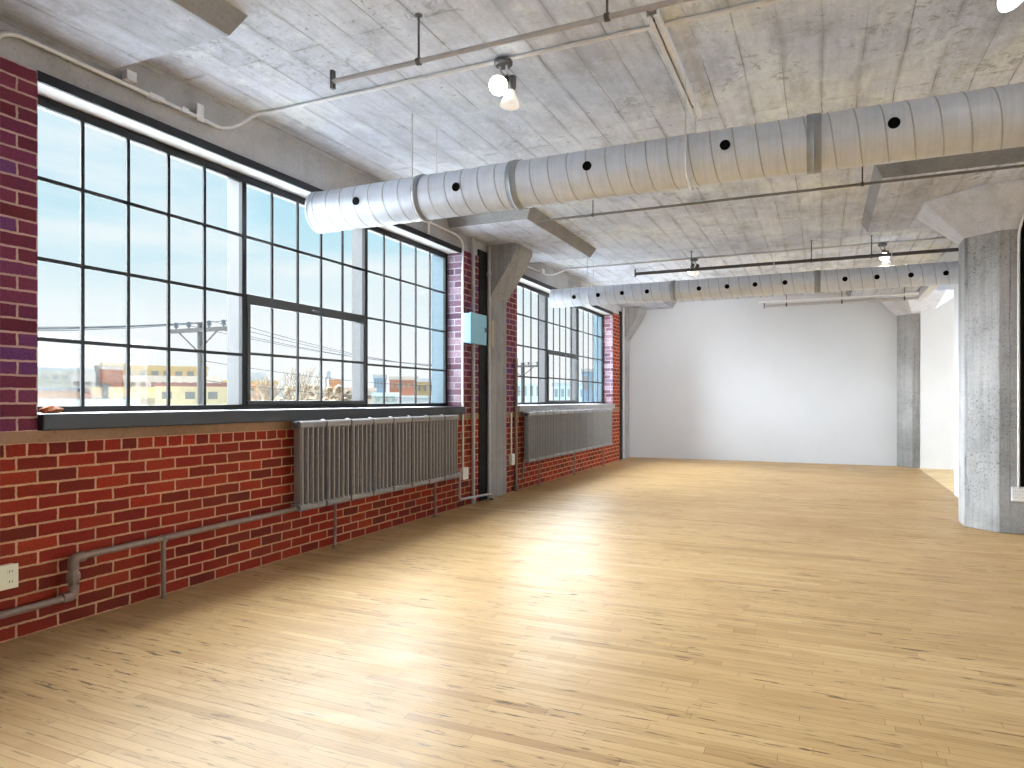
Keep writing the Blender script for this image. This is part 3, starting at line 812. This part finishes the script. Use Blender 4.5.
def building(u0, u1, vt, d, thick, mat, label, wins=None, roof=None, extra=None, cat='building', name='building'):
    """facade spans columns u0..u1 of the measured view at depth d, roof line at row vt"""
    um = (u0 + u1) / 2; p, m = frame_at(um, d); R_ = math.hypot(p.x, p.y)
    wd = (u1 - u0) / F * R_ * R_ / d; zt = H + (VH - vt) / F * d
    r = thing(name, label, cat, (0, 0, 0))
    def B(x0, x1, y0, y1, z0, z1, bm=None):
        bm = bm or NB(); s = len(bm.verts); bm.verts.ensure_lookup_table()
        vs0 = set(bm.verts); box(bm, x0, x1, y0, y1, z0, z1)
        bmesh.ops.transform(bm, matrix=m, verts=[v for v in bm.verts if v not in vs0]); return bm
    child('walls', B(-wd / 2, wd / 2, 0, thick, GZ, zt), mat, r)
    child('roof_edge', B(-wd / 2 - .2, wd / 2 + .2, -.2, thick + .2, zt, zt + .005 * d), E_[roof or 'grey'], r)
    if wins:
        n, vw0, vw1, fill = wins[:4]
        z0, z1 = H + (VH - vw1) / F * d, H + (VH - vw0) / F * d
        for k in range(n):
            xc_ = -wd / 2 + wd * (k + .5) / n; hw = wd / n * fill / 2
            child('window', B(xc_ - hw, xc_ + hw, -.12, .05, z0, z1), E_['win'], r)
    for e in (extra or []):
        nm, fx0, fx1, dz, mt = e
        child(nm, B(-wd / 2 + wd * fx0, -wd / 2 + wd * fx1, thick * .2, thick * .6, zt, zt + dz / F * d), E_[mt], r)
    return r
building(28, 82, 371, 260, 30, E_['cream'], 'pale cream block far off behind the near window left side', (9, 375, 379, .45), 'white', [('rooftop_box', .72, .86, 5, 'grey')])
building(104.5, 119, 369.5, 104, 3, E_['brick'], 'brown brick block end between tan block and low rooftops', None, 'grey')
building(97.5, 104.3, 369, 106, 3, E_['dark'], 'slim slate grey block beside the brown brick end', (1, 373, 376, .5), 'dark')
building(117, 193, 369, 152, 18, E_['tanb'], 'long tan brick block beyond the rooftops', (9, 371, 375.5, .6), 'tanb', [('rooftop_box', .0, .27, 7, 'grey')])
building(97, 200, 379, 110, 14, E_['white'], 'white flat roofed block in front of the tan one', (14, 382, 387, .5), 'white', [('rooftop_vent', .1, .14, 3, 'grey'), ('rooftop_vent', .4, .47, 2.5, 'dark'), ('rooftop_vent', .7, .74, 3, 'grey')])
building(20, 104, 391, 70, 9, E_['peach'], 'low peach warehouse behind the near window left side', None, 'grey', [('rooftop_vent', .3, .36, 1.5, 'grey')])
building(86, 104, 392, 66, 6, E_['red'], 'small brownish annex beside the peach warehouse', None, 'dark')
building(103, 107, 387, 62, 2, E_['dark'], 'dark narrow chimney between the low warehouses', None, 'dark', cat='chimney', name='chimney')
building(107, 168, 391, 66, 9, E_['peach'], 'low peach building with a band of grey windows', (4, 398, 408, .82), 'tanb')
building(167, 236, 386.5, 58, 9, E_['yellow'], 'yellow building with square windows behind the utility pole', (4, 392, 399, .42), 'red')
building(20, 108, 402.5, 42, 10, E_['white'], 'white low roof just outside the near window', None, 'white', [('rooftop_vent', .3, .36, 3, 'grey'), ('rooftop_vent', .9, .97, 4, 'pale')])
building(228, 272, 384, 95, 12, E_['peach'], 'peach house seen through the middle window section', (3, 388, 396, .4), 'tanb')
building(238, 262, 376, 170, 20, E_['grey'], 'grey block far behind the peach house', None, 'grey')
building(284, 372, 391, 150, 12, E_['pale'], 'long pale shed roof beyond the bare trees', (5, 395, 399, .5), 'white')
building(330, 341, 383, 140, 10, E_['orange'], 'small orange brick house beyond the bare trees', None, 'orange')
building(374, 386, 378, 190, 20, E_['blue'], 'blue grey block seen through the right window section', (4, 380, 388, .5), 'grey')
building(390, 417, 380, 150, 15, E_['red'], 'reddish brick block seen through the right window section', (5, 383, 388, .45), 'grey', [('rooftop_box', .2, .5, 3, 'grey')])
building(416, 440, 382, 130, 15, E_['tanb'], 'tan block at the right end of the near window view', (4, 385, 391, .45), 'white')
building(374, 398, 396, 75, 10, E_['green'], 'low greenish roof below the blue block', (3, 398.5, 401.5, .5), 'pale')
building(398, 450, 399, 70, 10, E_['white'], 'low white shed under the reddish block', None, 'white')
building(515, 548, 383, 210, 25, E_['pale'], 'pale block seen through the left part of the far window', (5, 386, 396, .5), 'white')
building(553, 585, 386, 180, 25, E_['pale'], 'pale block seen through the middle of the far window', (5, 389, 397, .5), 'grey')
building(582, 612, 372, 150, 25, E_['blue'], 'blue grey tower seen through the right part of the far window', (4, 376, 390, .5), 'grey')

r = thing('bounce_roof', 'unseen white roof added right below the windows to bounce daylight indoors', 'building', (-11, 4, GZ))  # added out of view to throw daylight up onto the ceiling
child('walls', box(NB(), -19.0, XO - .6, -14, 34, GZ, -1.2), E_['white'], r)
bm = NB()
for q in ((-19.2, -18.8, -14, 34), (XO - .8, XO - .5, -14, 34), (-19.2, XO - .5, -14.2, -13.8), (-19.2, XO - .5, 33.8, 34.2)): box(bm, *q, -1.5, -.9)
child('parapet', bm, E_['grey'], r)

# water tower
p, m = frame_at(327.5, 230); k = 230 / F
r = thing('water_tower', 'small water tower on the skyline behind the bare trees', 'water tower', (p.x, p.y, GZ))
zt = H + (VH - 371) * k
child('tank', lathe(NB(), [(0, zt + 1.5), (3.2 * k, zt), (3.2 * k, zt - 6 * k), (0, zt - 6.5 * k)], Matrix.Translation((p.x, p.y, 0)), 14), E_['grey'], r)
bm = NB()
for a in range(4): tube(bm, [(p.x + 3 * k * math.cos(a * PI / 2), p.y + 3 * k * math.sin(a * PI / 2), zt - 6 * k), (p.x + 5 * k * math.cos(a * PI / 2), p.y + 5 * k * math.sin(a * PI / 2), GZ)], .5, 6)
child('tower_legs', bm, E_['grey'], r)

# rooftop mast
p, m = frame_at(138, 150)
z0 = H + 31 * 150 / F
o = obj('roof_mast', tube(lathe(NB(), [(0, z0 + 5.2), (.9, z0 + 4.3), (0, z0 + 3.4)], Matrix.Translation((p.x, p.y + 4, 0)), 10), [(p.x, p.y + 4, z0 - .8), (p.x, p.y + 4, z0 + 4)], .15, 6), E_['grey'])
tag(o, 'thin mast with a round top on the tan block roof', 'mast')

# utility poles and wires
PX = -20.5; PY = [-11.2, 18.2, 47.6]
def pole(y, label):
    r = thing('utility_pole', label, 'utility pole', (PX, y, GZ))
    child('pole_shaft', tube(NB(), [(PX, y, GZ), (PX, y, 4.0)], [.20, .15], 12), E_['wood'], r, smooth=True)
    bm = NB(); obox(bm, Matrix.Translation((PX, y - .17, 3.72)), 2.9, .12, .14)
    child('crossarm', bm, E_['wood'], r)
    bm = NB()
    for s in (-1, 1): tube(bm, [(PX + s * .95, y - .17, 3.66), (PX, y - .17, 2.95)], .03, 6)
    child('brace', bm, E_['wood'], r)
    for dx in (-1.1, -.45, .55, 1.25):
        child('insulator', lathe(NB(), [(.03, 0), (.03, .06), (.09, .08), (.09, .12), (.05, .14), (.09, .17), (.07, .24), (0, .25)], Matrix.Translation((PX + dx, y - .17, 3.79)), 10), E_['dark'], r, smooth=True)
for y, l in zip(PY, ('utility pole behind the brick pier', 'wooden utility pole with crossarm outside the near window', 'wooden utility pole with crossarm outside the far window')): pole(y, l)
def wire(x, z, i, sag, label):
    a, b = PY[i], PY[i + 1]
    pts = [(x, a + (b - a) * t / 16, z - sag * 4 * (t / 16) * (1 - t / 16)) for t in range(17)]
    o = obj('power_line', tube(NB(), pts, .012, 5), E_['wire']); tag(o, label, 'wire', 'power lines')
names = ['outermost', 'outer middle', 'inner middle', 'innermost']
for k, dx in enumerate((-1.1, -.45, .55, 1.25)):
    wire(PX + dx, 4.02, 0, 1.1 + .1 * k, names[k] + ' power line running left from the near utility pole')
    wire(PX + dx, 4.02, 1, .7 + .1 * k, names[k] + ' power line running right from the near utility pole')
for k, z in enumerate((2.6, 1.9)):
    wire(PX + .2, z, 1, .6, ['upper', 'lower'][k] + ' slack cable running right below the crossarm')

# bare trees
def tree(u, d, hgt, label, seed):
    rnd = random.Random(seed); p, m = frame_at(u, d)
    r = thing('bare_tree', label, 'tree', (p.x, p.y, GZ), group='bare trees')
    zt = GZ + hgt
    child('trunk', tube(NB(), [(p.x, p.y, GZ), (p.x + .2, p.y, GZ + hgt * .5)], [.4, .25], 8), E_['twig'], r)
    bm = NB()
    def br(a, dirv, L, rad, n):
        b = a + dirv * L; tube(bm, [a, b], [rad, rad * .6], 5)
        if n == 0: return
        for k in range(3):
            nd = (dirv + Vector((rnd.uniform(-.6, .6), rnd.uniform(-.6, .6), rnd.uniform(-.1, .4)))).normalized()
            br(a + dirv * L * rnd.uniform(.6, 1), nd, L * rnd.uniform(.55, .8), rad * .6, n - 1)
    a = Vector((p.x + .2, p.y, GZ + hgt * .5))
    for k in range(4): br(a, Vector((rnd.uniform(-.6, .6), rnd.uniform(-.6, .6), 1)).normalized(), hgt * .2, .16, 4)
    child('branches', bm, E_['twig'], r)
tree(266, 75, 13.5, 'bare tree beside the peach house, leftmost of three', 1)
tree(290, 80, 14.5, 'tallest bare tree in the middle window section', 2)
tree(308, 95, 13, 'bare tree nearest the water tower', 3)
def shrub(u, d, w, h, label, mat, seed):
    rnd = random.Random(seed); p, m = frame_at(u, d); bm = NB()
    for k in range(170):
        q = Vector((p.x + rnd.uniform(-w, w), p.y + rnd.uniform(-w, w), GZ + rnd.random() ** .7 * h))
        t = bmesh.ops.create_icosphere(bm, subdivisions=1, radius=rnd.uniform(.3, .8)); bmesh.ops.translate(bm, verts=t['verts'], vec=q)
    tag(obj('leafless_thicket', bm, mat), label, 'bushes')
shrub(305, 92, 3.6, 10.2, 'tan thicket below the bare trees', E_['shrub'], 4)
shrub(322, 112, 4.5, 12.3, 'tan thicket in front of the water tower', E_['shrub'], 5)

# ------------------------------------------------------------------ sky and lights
W = bpy.data.worlds.new('World'); S.world = W; W.use_nodes = True
t = W.node_tree; t.nodes.clear()
def wn(ty): return t.nodes.new(ty)
tc = wn('ShaderNodeTexCoord'); sx = wn('ShaderNodeSeparateXYZ'); t.links.new(tc.outputs['Generated'], sx.inputs[0])
rp = wn('ShaderNodeValToRGB'); e = rp.color_ramp
e.elements[0].position = 0.0; e.elements[0].color = lin((250, 252, 252)); e.elements[1].position = .9; e.elements[1].color = lin((140, 204, 236))
for pz, c in ((.10, (238, 246, 248)), (.22, (192, 230, 243)), (.42, (160, 216, 240))):
    el = e.elements.new(pz); el.color = lin(c)
t.links.new(sx.outputs[2], rp.inputs[0])
mp = wn('ShaderNodeMapping'); mp.inputs['Scale'].default_value = (1.2, 1.2, 6); t.links.new(tc.outputs['Generated'], mp.inputs[0])
nz = wn('ShaderNodeTexNoise'); nz.inputs['Scale'].default_value = 2.2; nz.inputs['Detail'].default_value = 6; nz.inputs['Roughness'].default_value = .55; nz.inputs['Distortion'].default_value = .4
t.links.new(mp.outputs[0], nz.inputs['Vector'])
cr = wn('ShaderNodeValToRGB'); cr.color_ramp.elements[0].position = .42; cr.color_ramp.elements[0].color = (0, 0, 0, 1); cr.color_ramp.elements[1].position = .68; cr.color_ramp.elements[1].color = (.65, .65, .65, 1)
t.links.new(nz.outputs['Fac'], cr.inputs[0])
mx = wn('ShaderNodeMix'); mx.data_type = 'RGBA'; t.links.new(cr.outputs[0], mx.inputs[0]); t.links.new(rp.outputs[0], mx.inputs[6]); mx.inputs[7].default_value = lin((246, 249, 250))
bg = wn('ShaderNodeBackground'); t.links.new(mx.outputs[2], bg.inputs[0]); bg.inputs[1].default_value = 1.06
wo = wn('ShaderNodeOutputWorld'); t.links.new(bg.outputs[0], wo.inputs[0])

def light(name, ty, loc, direction, energy, color=(1, 1, 1), **k):
    l = bpy.data.lights.new(name, ty); l.energy = energy; l.color = color
    for a, v in k.items(): setattr(l, a, v)
    o = bpy.data.objects.new(name, l); link(o); o.location = loc
    o.rotation_euler = Vector(direction).to_track_quat('-Z', 'Y').to_euler(); return o
# broad overcast daylight through the left windows
light('daylight', 'SUN', (-15, 0, 12), (.92, -.52, -.17), 92.0, (.86, .94, 1), angle=math.radians(145))
# added fill lights outside the right wall openings; the last brightens the side room
for a, b in RW:
    k = .35 if a < 0 else .8 if a < 8 else 6.5
    light('right_window_fill', 'AREA', (XR + .25, (a + b) / 2, 1.9), (-1, 0, .3), 90 * k, (.92, .97, 1), shape='RECTANGLE', size=b - a, size_y=1.8)
